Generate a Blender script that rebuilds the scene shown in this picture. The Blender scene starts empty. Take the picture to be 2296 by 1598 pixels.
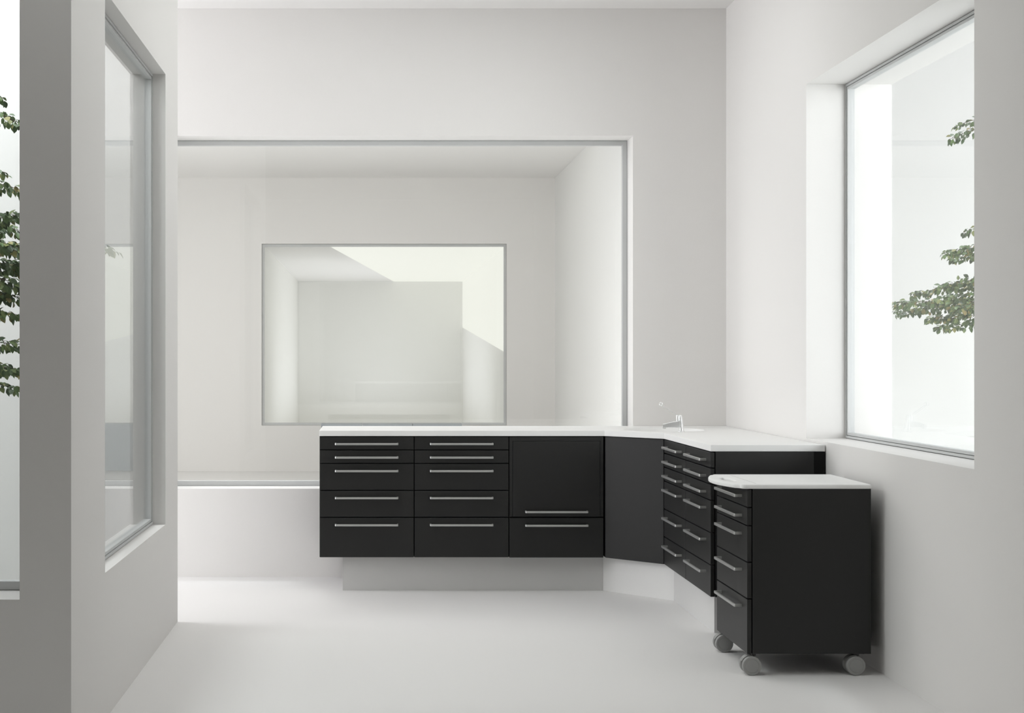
import bpy, bmesh, math, random
from mathutils import Vector, Matrix

random.seed(7)
SC = bpy.context.scene
COL = SC.collection
PI = math.pi

# ------------------------------------------------------------------ measures
F = 3189.0                    # focal length in pixels (50 mm on 36 mm, 2296 px wide)
EYE = 1.233                   # camera height
VX, VY = 835.0, 803.5         # vanishing point in the 2296x1598 frame
H_CEIL = 3.207
X_R = 1.996                   # right wall
Y_B = 8.024                   # back wall
WALL_T = 0.394


def at(px, py, y):
    """a pixel of the photograph at depth y -> world point"""
    s = F / y
    return Vector(((px - VX) / s, y, EYE - (py - VY) / s))


# ------------------------------------------------------------------ materials
def mat(name, color, rough=0.5, metal=0.0, spec=0.5, noise=0.0, nscale=60.0, bump=0.0, emit=None):
    m = bpy.data.materials.new(name)
    m.use_nodes = True
    nt = m.node_tree
    b = nt.nodes['Principled BSDF']
    b.inputs['Base Color'].default_value = (*color, 1)
    b.inputs['Roughness'].default_value = rough
    b.inputs['Metallic'].default_value = metal
    b.inputs['Specular IOR Level'].default_value = spec
    if noise or bump:
        tc = nt.nodes.new('ShaderNodeTexCoord')
        n = nt.nodes.new('ShaderNodeTexNoise')
        n.inputs['Scale'].default_value = nscale
        n.inputs['Detail'].default_value = 4
        nt.links.new(tc.outputs['Object'], n.inputs['Vector'])
        if noise:
            mx = nt.nodes.new('ShaderNodeMix')
            mx.data_type = 'RGBA'
            lo = [c * (1 - noise) for c in color]
            hi = [min(1, c * (1 + noise)) for c in color]
            mx.inputs['A'].default_value = (*lo, 1)
            mx.inputs['B'].default_value = (*hi, 1)
            nt.links.new(n.outputs['Fac'], mx.inputs['Factor'])
            nt.links.new(mx.outputs['Result'], b.inputs['Base Color'])
        if bump:
            bp = nt.nodes.new('ShaderNodeBump')
            bp.inputs['Strength'].default_value = bump
            bp.inputs['Distance'].default_value = 0.002
            nt.links.new(n.outputs['Fac'], bp.inputs['Height'])
            nt.links.new(bp.outputs['Normal'], b.inputs['Normal'])
    if emit:
        b.inputs['Emission Color'].default_value = (*emit[:3], 1)
        b.inputs['Emission Strength'].default_value = emit[3]
    return m


def glass_mat(name, tint, boost=1.0):
    """thin architectural glass: clear straight-through pane with Schlick reflection"""
    m = bpy.data.materials.new(name)
    m.use_nodes = True
    nt = m.node_tree
    for n in list(nt.nodes):
        nt.nodes.remove(n)
    out = nt.nodes.new('ShaderNodeOutputMaterial')
    tr = nt.nodes.new('ShaderNodeBsdfTransparent')
    tr.inputs['Color'].default_value = (*tint, 1)
    gl = nt.nodes.new('ShaderNodeBsdfGlossy')
    gl.inputs['Roughness'].default_value = 0.0
    lw = nt.nodes.new('ShaderNodeLayerWeight')
    lw.inputs['Blend'].default_value = 0.5
    p5 = nt.nodes.new('ShaderNodeMath'); p5.operation = 'POWER'; p5.inputs[1].default_value = 5.0
    ma = nt.nodes.new('ShaderNodeMath'); ma.operation = 'MULTIPLY_ADD'
    ma.inputs[1].default_value = 0.96 * boost; ma.inputs[2].default_value = 0.04 * boost
    mx = nt.nodes.new('ShaderNodeMixShader')
    nt.links.new(lw.outputs['Facing'], p5.inputs[0])
    nt.links.new(p5.outputs[0], ma.inputs[0])
    nt.links.new(ma.outputs[0], mx.inputs[0])
    nt.links.new(tr.outputs[0], mx.inputs[1])
    nt.links.new(gl.outputs[0], mx.inputs[2])
    nt.links.new(mx.outputs[0], out.inputs[0])
    return m


WALL = mat('white_plaster', (0.80, 0.787, 0.772), 0.9, spec=0.2, noise=0.012, nscale=220, bump=0.05)
CEIL = mat('white_ceiling_paint', (0.82, 0.81, 0.80), 0.9, spec=0.2)
FLOOR = mat('pale_grey_resin_floor', (0.79, 0.78, 0.77), 0.62, spec=0.25, noise=0.012, nscale=180)
PAVE = mat('white_courtyard_paving', (0.78, 0.78, 0.77), 0.85, spec=0.2)
DARK_GROUND = mat('grey_bounce_ground', (0.30, 0.30, 0.29), 0.95, noise=0.3, nscale=90, bump=0.6)
RENDER_W = mat('white_exterior_render', (0.83, 0.83, 0.82), 0.9, spec=0.2, noise=0.015, nscale=150, bump=0.08)
ALU = mat('satin_aluminium', (0.60, 0.61, 0.61), 0.5, metal=0.1, spec=0.4)
GASKET = mat('dark_grey_gasket', (0.12, 0.12, 0.12), 0.6)
GLASS = glass_mat('clear_window_glass', (0.990, 0.994, 0.992))
BLACK = mat('black_matt_lacquer', (0.020, 0.0198, 0.0192), 0.42, spec=0.3, noise=0.05, nscale=300)
CARC = mat('black_carcass', (0.005, 0.005, 0.005), 0.6, spec=0.2)
HANDLE = mat('brushed_steel', (0.52, 0.52, 0.51), 0.38, metal=0.75, noise=0.04, nscale=400)
SOLID = mat('white_solid_surface', (0.86, 0.86, 0.85), 0.45, spec=0.35, noise=0.01, nscale=260)
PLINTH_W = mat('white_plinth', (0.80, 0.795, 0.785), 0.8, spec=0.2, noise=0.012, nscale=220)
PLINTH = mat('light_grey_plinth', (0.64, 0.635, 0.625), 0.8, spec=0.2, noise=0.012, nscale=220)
CHROME = mat('polished_chrome', (0.86, 0.87, 0.87), 0.18, metal=0.7)
CASTOR = mat('grey_castor_plastic', (0.31, 0.31, 0.302), 0.5)
CASTOR_D = mat('dark_castor_bracket', (0.06, 0.06, 0.06), 0.5, metal=0.4)
BLUEGREY = mat('blue_grey_laminate', (0.30, 0.33, 0.35), 0.6)
GROOVE = mat('grey_seam', (0.50, 0.50, 0.49), 0.7)
BARK = mat('brown_bark', (0.10, 0.075, 0.05), 0.9, noise=0.3, nscale=40, bump=0.5)
CREAM = mat('sunlit_patch_glow', (0.06, 0.06, 0.055), 0.6, spec=0.1, emit=(0.93, 0.93, 0.85, 0.955))  # emission imitates sunlight falling on the light well ceiling and wall
BOXW = mat('grey_lightwell_paint', (0.86, 0.858, 0.84), 0.9, spec=0.1)


def leaf_mat():
    m = bpy.data.materials.new('beech_leaf')
    m.use_nodes = True
    nt = m.node_tree
    b = nt.nodes['Principled BSDF']
    b.inputs['Roughness'].default_value = 0.5
    g = nt.nodes.new('ShaderNodeNewGeometry')
    r = nt.nodes.new('ShaderNodeValToRGB')
    e = r.color_ramp.elements
    e[0].position, e[0].color = 0.0, (0.030, 0.060, 0.018, 1)
    e[1].position, e[1].color = 1.0, (0.24, 0.185, 0.07, 1)
    for p, c in ((0.35, (0.055, 0.105, 0.030)), (0.65, (0.10, 0.17, 0.05)), (0.86, (0.17, 0.22, 0.07)), (0.93, (0.27, 0.25, 0.08))):
        k = e.new(p); k.color = (*c, 1)
    nt.links.new(g.outputs['Random Per Island'], r.inputs['Fac'])
    nt.links.new(r.outputs['Color'], b.inputs['Base Color'])
    b.inputs['Transmission Weight'].default_value = 0.0
    return m


LEAF = leaf_mat()


# ------------------------------------------------------------------ mesh helpers
def box(bm, x0, x1, y0, y1, z0, z1, M=None):
    vs = [bm.verts.new((x, y, z)) for z in (z0, z1) for y in (y0, y1) for x in (x0, x1)]
    if M is not None:
        for v in vs:
            v.co = M @ v.co
    for q in ((0, 2, 3, 1), (4, 5, 7, 6), (0, 1, 5, 4), (2, 6, 7, 3), (0, 4, 6, 2), (1, 3, 7, 5)):
        bm.faces.new([vs[i] for i in q])
    return vs


def prism(bm, pts, z0, z1, hole=None):
    """extrude a 2D outline (optionally with one hole) between two heights"""
    loops = [pts] + ([hole] if hole else [])
    top, edges = [], []
    for lp in loops:
        vs = [bm.verts.new((p[0], p[1], z1)) for p in lp]
        top.append(vs)
        for i in range(len(vs)):
            edges.append(bm.edges.new((vs[i], vs[(i + 1) % len(vs)])))
    if hole:
        r = bmesh.ops.triangle_fill(bm, edges=edges, use_beauty=True, use_dissolve=False)
        faces = [f for f in r['geom'] if isinstance(f, bmesh.types.BMFace)]
    else:
        faces = [bm.faces.new(top[0])]
    r = bmesh.ops.extrude_face_region(bm, geom=faces)
    nv = [g for g in r['geom'] if isinstance(g, bmesh.types.BMVert)]
    for v in nv:
        v.co.z = z0
    bmesh.ops.recalc_face_normals(bm, faces=bm.faces)


def lathe(bm, prof, origin, axis='z', n=40, M=None):
    """prof: (radius, along) pairs turned about an axis"""
    rings = []
    for r, a in prof:
        ring = []
        for i in range(n):
            t = 2 * PI * i / n
            c, s = r * math.cos(t), r * math.sin(t)
            p = {'z': (c, s, a), 'y': (c, a, s), 'x': (a, c, s)}[axis]
            v = Vector(p) + Vector(origin)
            ring.append(bm.verts.new(M @ v if M is not None else v))
        rings.append(ring)
    for a, b in zip(rings, rings[1:]):
        for i in range(n):
            j = (i + 1) % n
            bm.faces.new((a[i], a[j], b[j], b[i]))
    bm.faces.new(rings[0])
    bm.faces.new(rings[-1])
    bmesh.ops.recalc_face_normals(bm, faces=bm.faces)


def tube(bm, pts, radii, n=10, cap=True):
    pts = [Vector(p) for p in pts]
    if not hasattr(radii, '__len__'):
        radii = [radii] * len(pts)
    rings = []
    up = Vector((0, 0, 1))
    for i, p in enumerate(pts):
        d = (pts[min(i + 1, len(pts) - 1)] - pts[max(i - 1, 0)]).normalized()
        a = d.cross(up)
        if a.length < 1e-4:
            a = d.cross(Vector((1, 0, 0)))
        a.normalize()
        b = d.cross(a).normalized()
        rings.append([bm.verts.new(p + (a * math.cos(2 * PI * k / n) + b * math.sin(2 * PI * k / n)) * radii[i]) for k in range(n)])
    for r0, r1 in zip(rings, rings[1:]):
        for k in range(n):
            j = (k + 1) % n
            bm.faces.new((r0[k], r0[j], r1[j], r1[k]))
    if cap:
        bm.faces.new(rings[0]); bm.faces.new(rings[-1])


def obj(name, bm, m, parent=None, bevel=0.0, seg=2, smooth=False):
    bmesh.ops.recalc_face_normals(bm, faces=bm.faces)
    me = bpy.data.meshes.new(name)
    bm.to_mesh(me)
    bm.free()
    me.materials.append(m)
    o = bpy.data.objects.new(name, me)
    COL.objects.link(o)
    if parent is not None:
        o.parent = parent
    if smooth:
        for p in me.polygons:
            p.use_smooth = True
        me.set_sharp_from_angle(angle=math.radians(35))
    if bevel:
        bv = o.modifiers.new('bevel', 'BEVEL')
        bv.width = bevel
        bv.segments = seg
        bv.limit_method = 'ANGLE'
        bv.angle_limit = math.radians(40)
        bv.use_clamp_overlap = True
    return o


def thing(name, label, cat, loc=(0, 0, 0), rz=0.0, group=None):
    o = bpy.data.objects.new(name, None)
    COL.objects.link(o)
    o.location = loc
    o.rotation_euler = (0, 0, rz)
    o.empty_display_size = 0.05
    o['label'] = label
    o['category'] = cat
    if group:
        o['group'] = group
    return o


def struct(o, label=None, cat=None):
    o['kind'] = 'structure'
    if label:
        o['label'] = label
    if cat:
        o['category'] = cat
    return o


def wall_x(bm, x0, x1, y0, y1, z1, op=None, z0=0.0):
    """wall running along x; op = (xa, xb, za, zb)"""
    if not op:
        box(bm, x0, x1, y0, y1, z0, z1); return
    xa, xb, za, zb = op
    if xa > x0:
        box(bm, x0, xa, y0, y1, z0, z1)
    if xb < x1:
        box(bm, xb, x1, y0, y1, z0, z1)
    box(bm, xa, xb, y0, y1, z0, za)
    box(bm, xa, xb, y0, y1, zb, z1)


def wall_y(bm, x0, x1, y0, y1, z1, op=None, z0=0.0):
    """wall running along y; op = (ya, yb, za, zb)"""
    if not op:
        box(bm, x0, x1, y0, y1, z0, z1); return
    ya, yb, za, zb = op
    if ya > y0:
        box(bm, x0, x1, y0, ya, z0, z1)
    if yb < y1:
        box(bm, x0, x1, yb, y1, z0, z1)
    box(bm, x0, x1, ya, yb, z0, za)
    box(bm, x0, x1, ya, yb, zb, z1)


# ------------------------------------------------------------------ the setting
W_TOP, W_SILL = 2.489, 0.499
OP_BACK = (-1.212, 1.470, W_SILL, W_TOP)
OP_RIGHT = (4.717, 6.543, 0.866, 2.494)
OP_LEFT = (4.855, 6.273, 0.501, 2.487)
X_P0, X_P1 = -1.069, -0.9127          # partition
Y_P0, Y_P1 = 4.309, 6.665

b = bmesh.new(); box(b, X_P1 - 3.1, X_R + 0.3, -1.2, 8.2, -0.25, 0)
struct(obj('floor', b, FLOOR), 'pale grey seamless floor of the treatment room', 'floor')
b = bmesh.new(); box(b, -4.2, X_R + 0.394, 8.2, 24.0, -0.25, -0.0005)
struct(obj('floor_hall', b, FLOOR), 'pale floor of the hall beyond the back window', 'floor')
b = bmesh.new(); box(b, X_R + 0.3, 6.6, 0.5, 10.5, -0.25, -0.001); box(b, -4.6, X_P1 - 3.1, 0.5, 10.5, -0.25, -0.001)
struct(obj('ground_courtyard', b, PAVE), 'white paving of the courtyards outside the windows', 'ground')

b = bmesh.new()
box(b, X_P0, X_R + 0.2, -1.2, 8.2, H_CEIL, H_CEIL + 0.25)
box(b, -4.0, X_P0, -1.2, 4.60, H_CEIL, H_CEIL + 0.25)
box(b, -4.0, X_P0, 6.52, 8.2, H_CEIL, H_CEIL + 0.25)
struct(obj('ceiling', b, CEIL), 'white ceiling above the tall back wall', 'ceiling')

b = bmesh.new(); wall_x(b, -4.2, X_R + 0.001, Y_B, Y_B + WALL_T, H_CEIL + 0.1, OP_BACK)
struct(obj('wall_back', b, WALL), 'tall white back wall with the wide window behind the counter', 'wall')
b = bmesh.new(); wall_y(b, X_R, X_R + WALL_T, -1.2, Y_B + WALL_T, H_CEIL + 0.1, OP_RIGHT)
struct(obj('wall_right', b, WALL), 'white right wall with the deep window above the trolley', 'wall')
b = bmesh.new(); wall_y(b, X_P0, X_P1, Y_P0, Y_P1, H_CEIL + 0.05, OP_LEFT)
struct(obj('wall_left', b, WALL), 'thin white partition wall with tall window, its grey end facing the room', 'wall')
OP_FL = (-3.2, X_P0, 0.503, W_TOP)
b = bmesh.new(); wall_x(b, -4.2, X_P0, Y_P0, Y_P0 + 0.29, H_CEIL + 0.05, OP_FL)
struct(obj('wall_front', b, WALL), 'white wall below the window at the left picture edge', 'wall')
b = bmesh.new(); box(b, -4.0, X_P0, Y_P0 + 0.29, Y_P1 - 0.155, 0.0005, 0.02)  # unseen grey ground, added to lower the light bounced up the courtyard wall
struct(obj('ground_bounce_cut', b, DARK_GROUND), 'unseen grey ground added to cut bounce light in the left courtyard', 'ground')
b = bmesh.new(); wall_x(b, -4.2, X_P0, Y_P1 - 0.155, Y_P1, H_CEIL + 0.3)
struct(obj('wall_courtyard', b, RENDER_W), 'white courtyard wall behind the tree at the left edge', 'wall')
b = bmesh.new(); box(b, -4.2, -4.0, Y_P0 + 0.29, Y_P1 - 0.155, 0, H_CEIL + 0.3)
struct(obj('wall_courtyard_side', b, RENDER_W), 'outer side wall of the left courtyard', 'wall')
b = bmesh.new()
box(b, -4.2, X_R, -1.4, -1.2, 0, H_CEIL + 0.1); box(b, -4.2, -4.0, -1.2, Y_P0, 0, H_CEIL + 0.1)
struct(obj('wall_rear', b, WALL), 'white walls behind the camera', 'wall')

# hall beyond the back window: open to the sky near the window, roofed at its far end
Y_F = 15.55
b = bmesh.new(); box(b, X_R, X_R + 0.394, Y_B + WALL_T, Y_F + 0.394, 0, H_CEIL + 0.1)
struct(obj('wall_hall_right', b, RENDER_W), 'white right wall of the hall beyond the back window', 'wall')
b = bmesh.new(); box(b, -4.2, -4.0, Y_B + WALL_T, Y_F + 0.394, 0, H_CEIL + 0.1)
struct(obj('wall_hall_left', b, RENDER_W), 'white left wall of the hall beyond the back window', 'wall')
b = bmesh.new(); wall_x(b, -4.2, X_R + 0.394, Y_F, Y_F + WALL_T, H_CEIL + 0.1, (-1.212, 1.470, 0.501, 2.488))
struct(obj('wall_hall_far', b, WALL), 'pale far wall seen through the back window', 'wall')
b = bmesh.new(); box(b, -4.0, X_R, 12.3, Y_F + 0.1, H_CEIL, H_CEIL + 0.25)
struct(obj('ceiling_hall', b, CEIL), 'pale soffit over the far end of the hall', 'ceiling')

# light well behind the far window
YW0, YW1 = Y_F + WALL_T, 23.2
b = bmesh.new(); box(b, -1.412, -1.212, YW0, YW1, 0, 2.6)
struct(obj('wall_lightwell_left', b, BOXW), 'grey left wall of the light well behind the far window', 'wall')
b = bmesh.new(); box(b, -1.412, 1.67, YW1, YW1 + 0.2, 0, 2.6)
struct(obj('wall_lightwell_back', b, BOXW), 'flat grey square wall at the end of the light well', 'wall')
ZT = 2.488


def poly_slab(pts, off):
    bm = bmesh.new()
    a = [bm.verts.new(p) for p in pts]
    c = [bm.verts.new(Vector(p) + Vector(off)) for p in pts]
    n = len(pts)
    bm.faces.new(a); bm.faces.new(c)
    for i in range(n):
        j = (i + 1) % n
        bm.faces.new((a[i], a[j], c[j], c[i]))
    return bm


xa, xb = -0.478, 0.357     # where the glowing sun patch on the roof starts, near and far
struct(obj('ceiling_lightwell', poly_slab([(-1.412, YW0, ZT), (xa, YW0, ZT), (xb, YW1 + .1, ZT), (-1.412, YW1 + .1, ZT)], (0, 0, .15)), CEIL),
       'pale ceiling of the light well, cut on a slant', 'ceiling')
struct(obj('wall_lightwell_right', poly_slab([(1.470, YW0, 0), (1.470, YW1, 0), (1.470, YW1, 1.739), (1.470, YW0, 1.312)], (.2, 0, 0)), BOXW),
       'grey right wall of the light well below the slanting sun patch', 'wall')
sun_patches = bpy.data.objects.new('sun_patch', None); COL.objects.link(sun_patches)
struct(sun_patches, 'cream glowing panels imitating sunlight in the far light well', 'window')
obj('roof_sun_patch', poly_slab([(xa, YW0, ZT), (1.47, YW0, ZT), (1.47, YW1 + .1, ZT), (xb, YW1 + .1, ZT)], (0, 0, .02)), CREAM, sun_patches)
obj('side_sun_patch', poly_slab([(1.470, YW0, 1.312), (1.470, YW1, 1.739), (1.470, YW1, ZT), (1.470, YW0, ZT)], (.02, 0, 0)), CREAM, sun_patches)

# courtyard outside the right window
b = bmesh.new(); box(b, X_R + 0.394, 6.4, 9.5, 9.7, 0, 3.9)
struct(obj('wall_court_back', b, RENDER_W), 'white courtyard wall behind the tree outside the right window', 'wall')
b = bmesh.new(); box(b, 6.2, 6.4, 1.0, 9.5, 0, 3.9)
struct(obj('wall_court_side', b, RENDER_W), 'far side wall of the right courtyard', 'wall')



# ------------------------------------------------------------------ windows
def ring(bm, u0, u1, z0, z1, w, d0, d1, put):
    """rectangular frame of bar width w between depths d0..d1; put maps (u, d, z) to world"""
    for (a0, a1, c0, c1) in ((u0, u1, z0, z0 + w), (u0, u1, z1 - w, z1), (u0, u0 + w, z0 + w, z1 - w), (u1 - w, u1, z0 + w, z1 - w)):
        vs = box(bm, a0, a1, d0, d1, c0, c1)
        for v in vs:
            v.co = put(*v.co)


def window(name, label, u0, u1, z0, z1, d0, put, simple=False):
    """d0: depth of the frame's room face; d grows away from the room"""
    root = bpy.data.objects.new(name, None); COL.objects.link(root)
    struct(root, label, 'window')
    e = 0.0015
    if simple:      # one flat aluminium profile with a thin shadow gap round it
        bm = bmesh.new(); ring(bm, u0, u1, z0, z1, 0.0018, d0 + 0.002, d0 + 0.034, put)
        obj('gasket', bm, GASKET, root)
        bm = bmesh.new(); ring(bm, u0 + .0018, u1 - .0018, z0 + .0018, z1 - .0018, 0.0257, d0, d0 + 0.034, put)
        obj('frame', bm, ALU, root)
    else:
        bm = bmesh.new(); ring(bm, u0, u1, z0, z1, 0.003, d0 + 0.004, d0 + 0.034, put)
        obj('gasket', bm, GASKET, root)
        bm = bmesh.new(); ring(bm, u0 + .003, u1 - .003, z0 + .003, z1 - .003, 0.0105, d0, d0 + 0.034, put)
        obj('frame', bm, ALU, root)
        bm = bmesh.new(); ring(bm, u0 + .0135, u1 - .0135, z0 + .0135, z1 - .0135, 0.0025, d0 + 0.006, d0 + 0.030, put)
        obj('gasket', bm, GASKET, root)
        bm = bmesh.new(); ring(bm, u0 + .016, u1 - .016, z0 + .016, z1 - .016, 0.0115, d0 + 0.003, d0 + 0.034, put)
        obj('sash', bm, ALU, root)
    bm = bmesh.new()
    for v in box(bm, u0 + .0175, u1 - .0175, d0 + 0.0155, d0 + 0.0215, z0 + .0175, z1 - .0175):
        v.co = put(*v.co)
    obj('glass_pane', bm, GLASS, root)
    return root


window('window_1', 'wide aluminium framed window in the back wall behind the counter', -1.212, 1.470, W_SILL, W_TOP,
       Y_B + 0.179, lambda u, d, z: Vector((u, d, z)), True)
window('window_2', 'tall deep-set window in the right wall onto a tree', 4.717, 6.543, 0.866, 2.494,
       X_R + 0.179, lambda u, d, z: Vector((d, u, z)))
window('window_3', 'tall narrow window in the left partition wall', 4.855, 6.273, 0.501, 2.487,
       -X_P1 + 0.056, lambda u, d, z: Vector((-d, u, z)))
window('window_4', 'window at the left picture edge with leaves behind', -3.2, X_P0, 0.503, W_TOP,
       Y_P0 + 0.172, lambda u, d, z: Vector((u, d, z)), True)
window('window_5', 'distant window in the hall far wall with grey square', -1.212, 1.470, 0.501, 2.488,
       Y_F + 0.060, lambda u, d, z: Vector((u, d, z)), True)

# ------------------------------------------------------------------ cabinets
CAB_TOP, CAB_BOT = 0.823, 0.184
MOD = (CAB_TOP - CAB_BOT) / 9.0
FR = 0.017                       # front panel thickness
GAP = 0.0050


def handle(parent, xc, z, length=0.334, stand=0.032):
    """flat bar bent to a bracket; local front is -y"""
    bm = bmesh.new()
    h, t = 0.0054, 0.008
    x0, x1 = xc - length / 2, xc + length / 2
    # one outline (seen from above) extruded in height
    pts = [(x0, 0.001), (x0, -stand + .004), (x0 + .004, -stand), (x1 - .004, -stand), (x1, -stand + .004), (x1, 0.001),
           (x1 - t, 0.001), (x1 - t, -stand + t), (x0 + t, -stand + t), (x0 + t, 0.001)]
    prism(bm, pts, z - h, z + h)
    return obj('handle', bm, HANDLE, parent, bevel=0.0012, seg=2)


def front_panel(name, parent, x0, x1, z0, z1, t=FR, y0=0.0):
    bm = bmesh.new()
    box(bm, x0, x1, y0, y0 + t, z0, z1)
    return obj(name, bm, BLACK, parent, bevel=0.0012, seg=2)


def dark_front(o):
    """the front face behind the drawer fronts is coloured blacker to deepen shade in the gaps"""
    o.data.materials.append(CARC)
    for p in o.data.polygons:
        if p.normal.y < -0.9:
            p.material_index = 1  # near-black colour imitates the shade between drawers
    return o


def carcass(parent, w, depth, z0=CAB_BOT, z1=CAB_TOP, inset=0.0):
    bm = bmesh.new()
    box(bm, inset, w - inset, FR + 0.004, depth, z0, z1)
    return dark_front(obj('carcass', bm, BLACK, parent, bevel=0.001))


def drawer_cabinet(label, loc, rz, w, mods, depth, group=None, hl=0.334):
    root = thing('drawer_cabinet', label, 'cabinet', loc, rz, group)
    carcass(root, w, depth, inset=0.0008)
    z = CAB_TOP - 0.001
    for i, m in enumerate(mods):
        zb = z - m * MOD
        d = front_panel('drawer', root, GAP / 2, w - GAP / 2, zb + GAP / 2, z - GAP / 2)
        handle(d, w / 2, z - 0.0385, hl)
        z = zb
    return root


Y_C = 7.498
D_BACK = Y_B - 0.004 - Y_C
drawer_cabinet('black five-drawer cabinet at the left end of the back run', (-0.280, Y_C, 0), 0, 0.5, (1, 1, 2, 2, 3), D_BACK, 'black cabinets under the long worktop')
drawer_cabinet('black five-drawer cabinet between the left end cabinet and the flap-door cabinet', (0.220, Y_C, 0), 0, 0.5, (1, 1, 2, 2, 3), D_BACK, 'black cabinets under the long worktop')

root = thing('flap_cabinet', 'black cabinet with large framed flap door above one drawer', 'cabinet', (0.720, Y_C, 0), 0, 'black cabinets under the long worktop')
carcass(root, 0.5, D_BACK, inset=0.0008)
zs = CAB_TOP - 0.001 - 6 * MOD
bm = bmesh.new()
zt, zb_ = CAB_TOP - 0.001 - GAP / 2, zs + 0.0035
box(bm, GAP / 2, .0185, 0, FR, zb_, zt)
box(bm, .5 - .0185, .5 - GAP / 2, 0, FR, zb_, zt)
box(bm, .0185, .5 - .0185, 0, FR, zt - .0215, zt)
obj('door_frame', bm, BLACK, root, bevel=0.0008)
d = front_panel('flap_door', root, .0198, .5 - .0198, zb_, zt - .0228)
handle(d, 0.25, EYE - (1146.5 - VY) / 425.3, 0.332)
d = front_panel('drawer', root, GAP / 2, .5 - GAP / 2, CAB_BOT, zs - 0.0035)
handle(d, 0.25, EYE - (1177 - VY) / 425.3, 0.332)

# corner cabinet with one plain diagonal door
root = thing('corner_cabinet', 'black corner cabinet with plain diagonal door under the basin', 'cabinet', (1.226, Y_C, 0))
bm = bmesh.new()
ox, oy = 1.226, Y_C
pts = [(1.229, 7.520), (1.492 + .017, 7.262 + .0), (1.985, 7.262), (1.985, Y_B - .004), (1.229, Y_B - .004)]
inner = [(1.245, 7.537), (1.516, 7.278), (1.969, 7.278), (1.969, Y_B - .02), (1.245, Y_B - .02)]
prism(bm, [(p[0] - ox, p[1] - oy) for p in pts], CAB_BOT, CAB_TOP, [(p[0] - ox, p[1] - oy) for p in inner])
obj('carcass', bm, BLACK, root)
bm = bmesh.new()
prism(bm, [(p[0] - ox, p[1] - oy) for p in inner], CAB_BOT, CAB_BOT + .016)
obj('bottom_panel', bm, CARC, root)
bm = bmesh.new()
p0, p1 = Vector((1.2275, 7.4965)), Vector((1.4855, 7.2555))
dr = (p1 - p0).normalized(); nn = Vector((-dr.y, dr.x)) * 0.016
prism(bm, [((p.x - ox), (p.y - oy)) for p in (p0, p1, p1 + nn, p0 + nn)], CAB_BOT, CAB_TOP - .003)
obj('door', bm, BLACK, root, bevel=0.001)

# right run, facing left
X_F = 1.487
WR = 0.502
LAB_R = ('black six-drawer cabinet of the right run next to the corner cabinet',
         'black six-drawer cabinet at the near end of the right run, behind the trolley')
for k in range(2):
    r_ = drawer_cabinet(LAB_R[k], (X_F, 7.254 - k * WR, 0), -PI / 2, WR, (1, 1, 1, 2, 2, 2), 1.9417 - X_F if k == 0 else 1.9417 - X_F - .001)
    bm = bmesh.new(); box(bm, 0.001, WR - .0015 - (0.006 if k else 0), 1.9425 - X_F, 1.990 - X_F, CAB_BOT, CAB_TOP)
    obj('filler_panel', bm, CARC, r_)

# plinths
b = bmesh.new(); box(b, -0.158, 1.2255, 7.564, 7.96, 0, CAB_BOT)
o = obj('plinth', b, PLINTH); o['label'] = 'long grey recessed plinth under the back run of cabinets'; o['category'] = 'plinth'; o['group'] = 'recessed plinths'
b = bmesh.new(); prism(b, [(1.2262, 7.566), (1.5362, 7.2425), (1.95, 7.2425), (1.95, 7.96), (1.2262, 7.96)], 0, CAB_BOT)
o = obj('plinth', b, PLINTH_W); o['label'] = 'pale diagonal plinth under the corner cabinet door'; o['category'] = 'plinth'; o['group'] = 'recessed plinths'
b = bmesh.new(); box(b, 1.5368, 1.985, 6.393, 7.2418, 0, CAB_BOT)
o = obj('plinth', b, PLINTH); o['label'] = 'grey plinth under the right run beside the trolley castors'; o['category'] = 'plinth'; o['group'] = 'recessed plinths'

# ------------------------------------------------------------------ worktop with inset basin
WT0, WT1 = 0.8242, 0.8528
root = thing('worktop', 'white angled worktop running over all fixed cabinets', 'worktop', (0, 0, 0))
BC, BR = Vector((1.556, 7.600)), (0.212, 0.215)
hole = [(BC.x + BR[0] * math.cos(t), BC.y + BR[1] * math.sin(t)) for t in [2 * PI * i / 64 for i in range(64)]]
pts = [(-0.2805, 7.4965), (1.223, 7.4965), (1.4843, 7.2352), (1.4885, 6.2570), (1.9915, 6.2570), (1.9915, Y_B - .002), (-0.2805, Y_B - .002)]
bm = bmesh.new(); prism(bm, pts, WT0, WT1, hole)
obj('slab', bm, SOLID, root, bevel=0.0012, seg=2)
bm = bmesh.new()
prof = [(1.0, WT1 - .0015), (0.985, WT1 - .008), (0.955, WT1 - .03), (0.90, WT1 - .07), (0.78, WT1 - .105), (0.5, WT1 - .125), (0.12, WT1 - .130)]
rings = []
for r, z in prof:
    rings.append([bm.verts.new((BC.x + BR[0] * r * math.cos(2 * PI * i / 64), BC.y + BR[1] * r * math.sin(2 * PI * i / 64), z)) for i in range(64)])
for r0, r1 in zip(rings, rings[1:]):
    for i in range(64):
        j = (i + 1) % 64
        bm.faces.new((r0[i], r0[j], r1[j], r1[i]))
bm.faces.new(rings[-1])
bs = obj('basin', bm, SOLID, root, smooth=True)
bm = bmesh.new(); lathe(bm, [(0.024, WT1 - .1298), (0.024, WT1 - .127), (0.018, WT1 - .1262), (0.004, WT1 - .1275)], (BC.x, BC.y, 0), 'z', 28)
obj('drain', bm, CHROME, bs, smooth=True)

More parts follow.
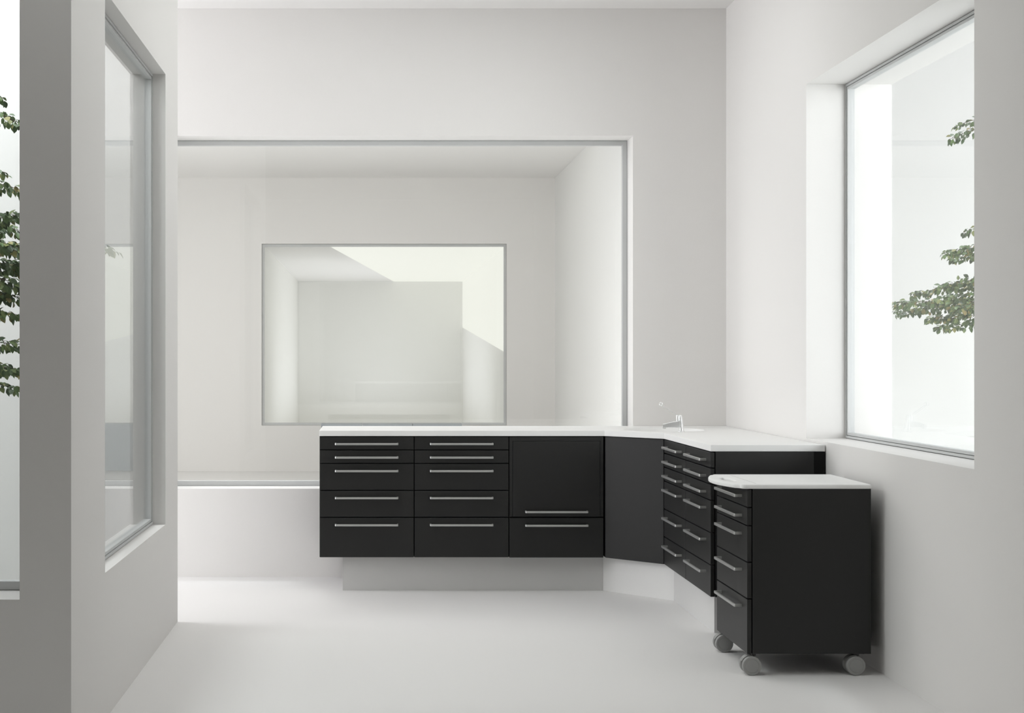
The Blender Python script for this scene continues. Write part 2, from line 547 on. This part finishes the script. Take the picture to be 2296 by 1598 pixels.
# tap
TX, TY = 1.603, 7.385
root = thing('mixer_tap', 'small chrome mixer tap with long thin lever at the basin', 'tap', (TX, TY, WT1), math.radians(-12))
bm = bmesh.new()
lathe(bm, [(0.0165, 0.0), (0.0165, 0.004), (0.0135, 0.007)], (0, 0, 0), 'z', 28)
obj('base_ring', bm, CHROME, root, smooth=True)
bm = bmesh.new()
sec = [(0.000, 0.0125, 0.0125), (0.020, 0.0118, 0.0118), (0.045, 0.0105, 0.0105), (0.070, 0.0095, 0.0100), (0.082, 0.0085, 0.009), (0.087, 0.005, 0.006)]
rings = []
for z, a, c in sec:
    dx = 0.003 - 0.07 * z
    rings.append([bm.verts.new((dx + a * math.cos(2 * PI * i / 24), c * math.sin(2 * PI * i / 24), z)) for i in range(24)])
for r0, r1 in zip(rings, rings[1:]):
    for i in range(24):
        bm.faces.new((r0[i], r0[(i + 1) % 24], r1[(i + 1) % 24], r1[i]))
bm.faces.new(rings[0]); bm.faces.new(rings[-1])
obj('body', bm, CHROME, root, smooth=True)
bm = bmesh.new()
vs = []
for x, zb2, zt2, hw in ((-0.004, 0.022, 0.058, 0.0105), (-0.050, 0.022, 0.050, 0.010), (-0.086, 0.021, 0.0405, 0.0095), (-0.094, 0.021, 0.0395, 0.009)):
    vs.append([bm.verts.new((x, -hw, zb2)), bm.verts.new((x, hw, zb2)), bm.verts.new((x, hw, zt2)), bm.verts.new((x, -hw, zt2))])
for r0, r1 in zip(vs, vs[1:]):
    for i in range(4):
        bm.faces.new((r0[i], r0[(i + 1) % 4], r1[(i + 1) % 4], r1[i]))
bm.faces.new(vs[0]); bm.faces.new(vs[-1])
sp = obj('spout', bm, CHROME, root, bevel=0.002)
bm = bmesh.new(); lathe(bm, [(0.0075, -0.003), (0.0082, 0.0), (0.0082, 0.006)], (-0.086, 0, 0.0185), 'z', 20)
obj('aerator', bm, HANDLE, sp, smooth=True)
bm = bmesh.new(); lathe(bm, [(0.0088, 0.052), (0.0092, 0.056), (0.0092, 0.082), (0.0075, 0.0868), (0.003, 0.088)], (-0.0165, 0, 0), 'z', 24)
obj('cartridge', bm, CHROME, root, smooth=True)
bm = bmesh.new()
tube(bm, [(-0.008, 0, 0.084), (-0.022, 0, 0.087), (-0.065, 0, 0.114), (-0.098, 0, 0.136)], [0.0032, 0.0022, 0.0017, 0.0016], 10)
lv = obj('lever', bm, CHROME, root, smooth=True)
bm = bmesh.new()
lp = [(-0.103 + 0.0075 * math.cos(t), 0.0, 0.1435 + 0.0085 * math.sin(t)) for t in [2 * PI * i / 20 - 0.9 for i in range(21)]]
tube(bm, lp, 0.0017, 8)
obj('lever_loop', bm, CHROME, lv, smooth=True)

# ------------------------------------------------------------------ mobile trolley
TXF, TYF, TW = 1.459, 6.023, 0.487       # front plane, far end, width
T_BOT, T_TOP = 0.084, 0.7257
T_D = 1.941 - TXF
root = thing('drawer_trolley', 'black mobile drawer trolley on grey castors with white moulded top', 'trolley', (TXF, TYF, 0), -PI / 2)
bm = bmesh.new(); box(bm, 0.0, TW, FR + 0.0035, T_D, T_BOT, T_TOP)
dark_front(obj('carcass', bm, BLACK, root, bevel=0.0012))
tm = (T_TOP - T_BOT - .001) / 9.0
z = T_TOP - .001
for m in (1, 1, 2, 2, 3):
    zb_ = z - m * tm
    d = front_panel('drawer', root, 0.0005, TW - 0.0005, zb_ + (GAP / 2 if m < 3 else 0), z - GAP / 2)
    handle(d, TW / 2, z - 0.0385 + (0.006 if z > .72 else 0), 0.334)
    z = zb_


def bulge(dd):
    a = abs(dd)
    if a <= 0.205:
        return 1.379 + 0.033 * (a / 0.185) ** 2 - TXF
    return None


cx = TW / 2
out = []
for i in range(-20, 21):
    dd = 0.205 * i / 20
    out.append((cx + dd, bulge(dd)))
yb = 1.4365 - TXF
hw = TW / 2 + 0.003
# concave step, then the rounded front corner (near side), back corners, far side
near = [(cx + 0.212, yb - .0105), (cx + 0.218, yb - .0045), (cx + 0.226, yb - .001)]
near += [(cx + hw - 0.018 + 0.018 * math.sin(t), yb + 0.018 - 0.018 * math.cos(t)) for t in [PI / 2 * i / 6 for i in range(7)]]
yk = T_D + 0.003
rk = 0.012
near += [(cx + hw - rk + rk * math.cos(t), yk - rk + rk * math.sin(t)) for t in [PI / 2 * i / 5 for i in range(6)]]
far = [(2 * cx - p[0], p[1]) for p in reversed(near)]
outline = out + near + far
holl = []
for i in range(32):
    t = 2 * PI * i / 32
    hx = cx + 0.098 * math.cos(t)
    s = math.sin(t)
    hy = (1.4475 - TXF) + (0.0135 if s > 0 else 0.026 * (1.0)) * s
    holl.append((hx, hy))


def offset(poly, d):
    """move every outline point inwards by d (outline counter-clockwise)"""
    n = len(poly)
    r = []
    for i in range(n):
        p0, p1, p2 = (Vector(poly[(i + k - 1) % n]) for k in range(3))
        t = (p2 - p0).normalized()
        r.append((p1.x - t.y * d, p1.y + t.x * d))
    return r


def area2(poly):
    return sum(poly[i][0] * poly[(i + 1) % len(poly)][1] - poly[(i + 1) % len(poly)][0] * poly[i][1] for i in range(len(poly)))


if area2(outline) < 0:
    outline.reverse()
if area2(holl) > 0:
    holl.reverse()
bm = bmesh.new()
z0 = T_TOP + .0002
layers = [(0.0028, 0.0), (0.0006, 0.0016), (0.0, 0.0045), (0.0, 0.0105), (0.0009, 0.0136), (0.0028, 0.0160), (0.0058, 0.0170)]
caps = {0: [], len(layers) - 1: []}
for poly in (outline, holl):
    prev = None
    for li, (d, dz) in enumerate(layers):
        ring_ = [bm.verts.new((p[0], p[1], z0 + dz)) for p in offset(poly, d)]
        if prev:
            for i in range(len(ring_)):
                j = (i + 1) % len(ring_)
                bm.faces.new((prev[i], prev[j], ring_[j], ring_[i]))
        if li in caps:
            caps[li].append(ring_)
        prev = ring_
for rings_ in caps.values():
    ed = []
    for ring_ in rings_:
        for i in range(len(ring_)):
            v0, v1 = ring_[i], ring_[(i + 1) % len(ring_)]
            ed.append(bm.edges.get((v0, v1)) or bm.edges.new((v0, v1)))
    bmesh.ops.triangle_fill(bm, edges=ed, use_beauty=True, use_dissolve=False)
tt = obj('top', bm, SOLID, root, smooth=True)
tt['label'] = 'white moulded top with an oval hand grip'
bm = bmesh.new(); box(bm, cx - 0.205, cx + 0.205, 1.5035 - TXF, 1.5055 - TXF, T_TOP + .016, T_TOP + .01735)
obj('seam', bm, GROOVE, tt)


def castor(px, py):
    """twin-wheel castor; px along the trolley width (axle direction), py along its depth"""
    R = 0.0372
    bm = bmesh.new()
    # hood between and above the wheels
    n = 14
    o0, o1 = [], []
    ring_o = [(py + (R + .0015) * math.cos(t), R + (R + .0015) * math.sin(t)) for t in [PI * (-0.08) + PI * 0.95 * i / n for i in range(n + 1)]]
    ring_i = [(py + 0.010 * math.cos(t), R + 0.010 * math.sin(t)) for t in [PI * 0.95 - PI * 1.03 * i / 6 for i in range(7)]]
    ol = ring_o + ring_i
    a = [bm.verts.new((px - .0085, p[0], p[1])) for p in ol]
    c = [bm.verts.new((px + .0085, p[0], p[1])) for p in ol]
    bm.faces.new(a); bm.faces.new(c)
    for i in range(len(ol)):
        j = (i + 1) % len(ol)
        bm.faces.new((a[i], a[j], c[j], c[i]))
    h = obj('castor', bm, CASTOR, root, smooth=True)
    bm = bmesh.new()
    lathe(bm, [(0.009, 2 * R - .004), (0.009, T_BOT + .0008)], (px, py + .012, 0), 'z', 18)
    box(bm, px - .018, px + .018, py - .012, py + .034, T_BOT - .0018, T_BOT + .0002)
    obj('mounting_plate', bm, CASTOR_D, h)
    for s in (-1, 1):
        bm = bmesh.new()
        x_in, x_out = px + s * 0.0095, px + s * 0.030
        w = x_out - x_in
        pr = [(R * .86, 0.0), (R * .97, .12 * w), (R, .3 * w), (R, .78 * w), (R * .975, .93 * w), (R * .93, w),
              (R * .73, w), (R * .715, w - s * .0008), (R * .69, w - s * .0008), (R * .675, w), (R * .3, w + s * .0002), (R * .02, w + s * .0003)]
        lathe(bm, [(r, x_in + q) for r, q in pr], (0, py, R), 'x', 44)
        obj('wheel', bm, CASTOR, h, smooth=True)
    return h


for px in (TW - .024, .030):
    castor(px, 1.477 - TXF)
    castor(px, 1.882 - TXF)

# ------------------------------------------------------------------ low cabinets imitating a reflection in the window glass
S_H = 222.0
Y_H = F / S_H
zt_h = EYE - (948.3 - VY) / S_H - 0.010
for k, (pa, pb) in enumerate(((720, 812.4), (813.6, 924.4), (925.6, 1036))):
    lab = ('low blue-grey cabinet imitating a window reflection, left end of its row', 'low blue-grey cabinet imitating a window reflection, middle of its row',
           'low blue-grey cabinet imitating a window reflection, right end of its row')[k]
    xa_, xb_ = (pa - VX) / S_H, (pb - VX) / S_H
    r_ = thing('reflected_cabinet', lab, 'cabinet', (xa_, Y_H, 0), 0, 'low cabinets imitating a reflection')
    w = xb_ - xa_
    bm = bmesh.new(); box(bm, 0, w, .02, .22, .10, zt_h - .018); obj('carcass', bm, BLUEGREY, r_)  # carcass of the cabinet imitating a reflection
    bm = bmesh.new(); box(bm, .002, w - .002, 0, .018, .10, zt_h - .018); obj('door', bm, BLUEGREY, r_, bevel=.001)
    bm = bmesh.new(); box(bm, 0, w, -.002, .23, zt_h - .0175, zt_h); obj('top', bm, BLUEGREY, r_)
    bm = bmesh.new(); box(bm, .01, w - .01, .05, .20, 0, .0995); obj('plinth', bm, PLINTH, r_)  # plinth of the cabinet imitating a reflection


# ------------------------------------------------------------------ trees
def leaf(bm, p, d, nrm, L, W):
    """one ovate folded leaf from stem point p along d"""
    d = d.normalized()
    s = d.cross(nrm).normalized()
    n = s.cross(d).normalized()
    prof = ((0.0, 0.02), (0.18, 0.62), (0.42, 1.0), (0.68, 0.80), (0.88, 0.36), (1.0, 0.0))
    mid, lft, rgt = [], [], []
    for t, w in prof:
        c = p + d * (L * t) - n * (L * 0.16 * t * t)
        mid.append(bm.verts.new(c))
        if w > 0:
            lft.append(bm.verts.new(c + s * (W * w * .5) + n * (W * w * .10)))
            rgt.append(bm.verts.new(c - s * (W * w * .5) + n * (W * w * .10)))
    for i in range(len(prof) - 2):
        bm.faces.new((mid[i], mid[i + 1], lft[i + 1], lft[i]))
        bm.faces.new((mid[i + 1], mid[i], rgt[i], rgt[i + 1]))
    bm.faces.new((mid[-2], mid[-1], lft[-1]))
    bm.faces.new((mid[-1], mid[-2], rgt[-1]))


def spray(wood, leaves, a, b_, n, L, rng, spread=0.10, drop=0.3):
    """a twig from a to b_ carrying leaves on short side twigs"""
    a, b_ = Vector(a), Vector(b_)
    ax = b_ - a
    ctrl = a + ax * .5 + Vector((0, 0, ax.length * .06))
    pts = []
    for i in range(9):
        t = i / 8
        pts.append(a * (1 - t) ** 2 + ctrl * 2 * t * (1 - t) + b_ * t * t)
    tube(wood, pts, [0.0036 * (1 - .75 * i / 8) for i in range(9)], 6)
    side = ax.normalized().cross(Vector((0, 0, 1)))
    for k in range(n):
        t = 0.04 + .96 * ((k + rng.random()) / n)
        i = min(7, int(t * 8)); f = t * 8 - i
        p = pts[i].lerp(pts[i + 1], f)
        off = side * rng.uniform(-1, 1) * spread * (1.15 - .75 * t) + Vector((0, 0, rng.uniform(-1, .7) * spread * .36 * (1.2 - .7 * t)))
        q = p + off
        if off.length > .025 and rng.random() < .3:
            tube(wood, [p, p.lerp(q, .5) + Vector((0, 0, .004)), q], [.0010, .0008, .0006], 4)
        d = ax.normalized() * rng.uniform(.1, 1.0) + off.normalized() * rng.uniform(.2, .9) + Vector((rng.uniform(-.5, .5), rng.uniform(-.5, .5), rng.uniform(-1.0, .35) - drop))
        nr = Vector((rng.uniform(-.6, .6), rng.uniform(-1.0, .2), 1.0 + rng.uniform(-.5, .4)))
        ll = L * rng.uniform(.65, 1.12)
        leaf(leaves, q, d, nr, ll, ll * rng.uniform(.56, .72))


DENS = 3.4


def tree(label, base, height, sprays, L, seed, lean=(0, 0)):
    rng = random.Random(seed)
    base = Vector(base)
    root = thing('courtyard_tree', label, 'tree', base, 0, None)
    inv = Matrix.Translation(-base)
    leaves, trunk = bmesh.new(), bmesh.new()
    tp = []
    for i in range(10):
        t = i / 9
        tp.append(base + Vector((lean[0] * t + .03 * math.sin(5 * t), lean[1] * t + .03 * math.cos(4 * t) - .03, height * t)))
    tube(trunk, tp, [0.045 * (1 - .82 * i / 9) for i in range(10)], 12)
    for a, b_, n, sp in sprays:
        a, b_ = Vector(a), Vector(b_)
        # bough from the trunk up to the spray
        zz = min(max((a.z - .12 - base.z) / height, .05), .95) * 9
        wood = bmesh.new()
        i = min(8, int(zz)); s0 = tp[i].lerp(tp[i + 1], zz - i)
        tube(wood, [s0, s0.lerp(a, .5) + Vector((0, 0, .04)), a], [.012, .008, .0045], 7)
        spray(wood, leaves, a, b_, int(n * DENS), L, rng, sp)
        bmesh.ops.transform(wood, matrix=inv, verts=wood.verts)
        obj('branch', wood, BARK, root, smooth=True)
    for bm_ in (leaves, trunk):
        bmesh.ops.transform(bm_, matrix=inv, verts=bm_.verts)
    obj('trunk', trunk, BARK, root, smooth=True)
    me = obj('foliage', leaves, LEAF, root)
    return root


# right courtyard
YT = 7.75


def P(px, py, y):
    return at(px, py, y)


spr = [
    (P(2300, 262, 7.6), P(2128, 312, 7.75), 46, .10), (P(2280, 250, 7.9), P(2140, 283, 7.9), 26, .07),
    (P(2290, 490, 7.6), P(2160, 520, 7.7), 34, .09),
    (P(2320, 545, 7.6), P(2116, 568, 7.7), 80, .11), (P(2320, 570, 7.9), P(2130, 580, 7.9), 50, .09),
    (P(2330, 612, 7.6), P(2100, 645, 7.7), 80, .10), (P(2330, 625, 7.9), P(2045, 660, 7.9), 80, .08),
    (P(2330, 690, 7.5), P(2002, 680, 7.7), 120, .10), (P(2330, 690, 7.9), P(2008, 700, 7.9), 110, .09),
    (P(2330, 710, 7.6), P(2080, 715, 7.7), 110, .10), (P(2320, 725, 7.8), P(2100, 735, 7.8), 70, .08),
    (P(2330, 665, 7.7), P(2110, 668, 7.6), 80, .11), (P(2330, 680, 7.7), P(2140, 690, 7.5), 90, .12),
]
tree('green leafy tree outside the right window, boughs reaching left', (P(2420, 0, 7.75).x, 7.75, 0), 3.1, spr, .031, 3, (-.15, 0))

# left courtyard
spr = [
    (P(-110, 215, 5.55), P(70, 290, 5.5), 40, .10), (P(-100, 190, 5.7), P(12, 222, 5.7), 10, .05),
    (P(-110, 390, 5.5), P(62, 432, 5.5), 40, .09), (P(-100, 370, 5.7), P(16, 388, 5.7), 10, .05),
    (P(-110, 520, 5.5), P(70, 478, 5.5), 55, .08), (P(-110, 500, 5.7), P(60, 520, 5.7), 55, .10),
    (P(-110, 545, 5.5), P(75, 560, 5.45), 80, .11), (P(-110, 590, 5.6), P(70, 600, 5.6), 90, .11),
    (P(-110, 610, 5.4), P(60, 640, 5.5), 60, .09), (P(-110, 660, 5.6), P(70, 670, 5.5), 55, .08), (P(-110, 690, 5.5), P(50, 708, 5.5), 24, .06),
    (P(-110, 770, 5.5), P(70, 775, 5.5), 36, .07), (P(-110, 815, 5.5), P(60, 832, 5.5), 48, .08), (P(-110, 850, 5.6), P(36, 870, 5.6), 22, .06),
    (P(150, 555, 5.6), P(262, 566, 6.0), 16, .05),
]
tree('green leafy tree behind the window at the left edge', (P(-190, 0, 5.6).x, 5.6, 0), 2.9, spr, .033, 11, (.1, 0))

# ------------------------------------------------------------------ light
world = bpy.data.worlds.new('sky'); SC.world = world
world.use_nodes = True
bg = world.node_tree.nodes['Background']
bg.inputs['Color'].default_value = (1.0, 0.98, 0.98, 1)
bg.inputs['Strength'].default_value = 0.37


def area(name, loc, aim, sx, sy, power, color=(1, 1, 1)):
    l = bpy.data.lights.new(name, 'AREA')
    l.shape = 'RECTANGLE'
    l.size, l.size_y = sx, sy
    l.energy = power
    l.color = color
    o = bpy.data.objects.new(name, l)
    COL.objects.link(o)
    o.location = loc
    dv = Vector(aim) - Vector(loc)
    o.rotation_euler = dv.to_track_quat('-Z', 'Y').to_euler()
    return o


# daylight at the glazed end of the corridor behind the partition
area('daylight_corridor', (-4.3, 7.34, 1.6), (0, 7.34, 1.6), 1.25, 2.9, 76, (0.98, 0.99, 1.04))
# overcast sun high over the courtyards and the open part of the hall
sl = bpy.data.lights.new('sun', 'SUN'); sl.energy = 3.6; sl.angle = math.radians(25); sl.color = (0.94, 1.0, 1.03)
so = bpy.data.objects.new('sun', sl); COL.objects.link(so)
so.rotation_euler = Vector((-0.14, -0.14, -0.98)).to_track_quat('-Z', 'Y').to_euler()
# sky light at the open near end of the right courtyard
area('daylight_court', (4.6, 1.4, 1.9), (2.3, 6.5, 1.6), 3.0, 3.0, 272, (0.97, 1.0, 1.015))
# unseen fill lights added under the ceiling, above the frame
area('ceiling_fill_front', (-0.3, 3.9, 3.19), (-0.3, 3.9, 0), 1.6, 1.0, 7.5, (0.97, 1.0, 0.99))
area('ceiling_fill', (0.3, 6.0, 3.19), (0.3, 6.0, 0), 1.8, 2.4, 15, (0.97, 1.0, 0.99))
# sky light over the open part of the hall and over the left courtyard
area('daylight_hall', (-1.7, 10.7, 3.4), (-1.5, 10.9, 0), 4.2, 2.8, 106, (1.01, 1.0, 0.98))
area('daylight_left_court', (-2.9, 5.4, 3.4), (-1.0, 5.6, 1.2), 1.6, 1.6, 63, (0.97, 1.01, 1.02))
# light well: unseen fill added at the floor, below the sill of the far window
area('lightwell_fill', (0.1, 20.0, 0.25), (0.1, 20.0, 3), 1.3, 5.2, 31, (0.955, 0.98, 1.055))

# ------------------------------------------------------------------ camera
cam = bpy.data.cameras.new('camera')
cam.lens = 50.0
cam.sensor_width = 36.0
cam.sensor_fit = 'HORIZONTAL'
cam.shift_x = (1148.0 - VX) / 2296.0
cam.shift_y = (VY - 799.0) / 2296.0
cam.clip_start = 0.05
cam.clip_end = 100
co = bpy.data.objects.new('camera', cam)
COL.objects.link(co)
co.location = (0, 0, EYE)
co.rotation_euler = (PI / 2, 0, 0)
SC.camera = co

vs_ = SC.view_settings
vs_.view_transform = 'Standard'
vs_.look = 'None'
vs_.exposure = 0.0
vs_.gamma = 1.0
vs_.use_curve_mapping = False
cy = SC.cycles
cy.max_bounces = 14
cy.diffuse_bounces = 9
cy.glossy_bounces = 6
cy.transmission_bounces = 8
cy.transparent_max_bounces = 24
cy.caustics_reflective = False
cy.sample_clamp_indirect = 6.0
cy.use_denoising = True
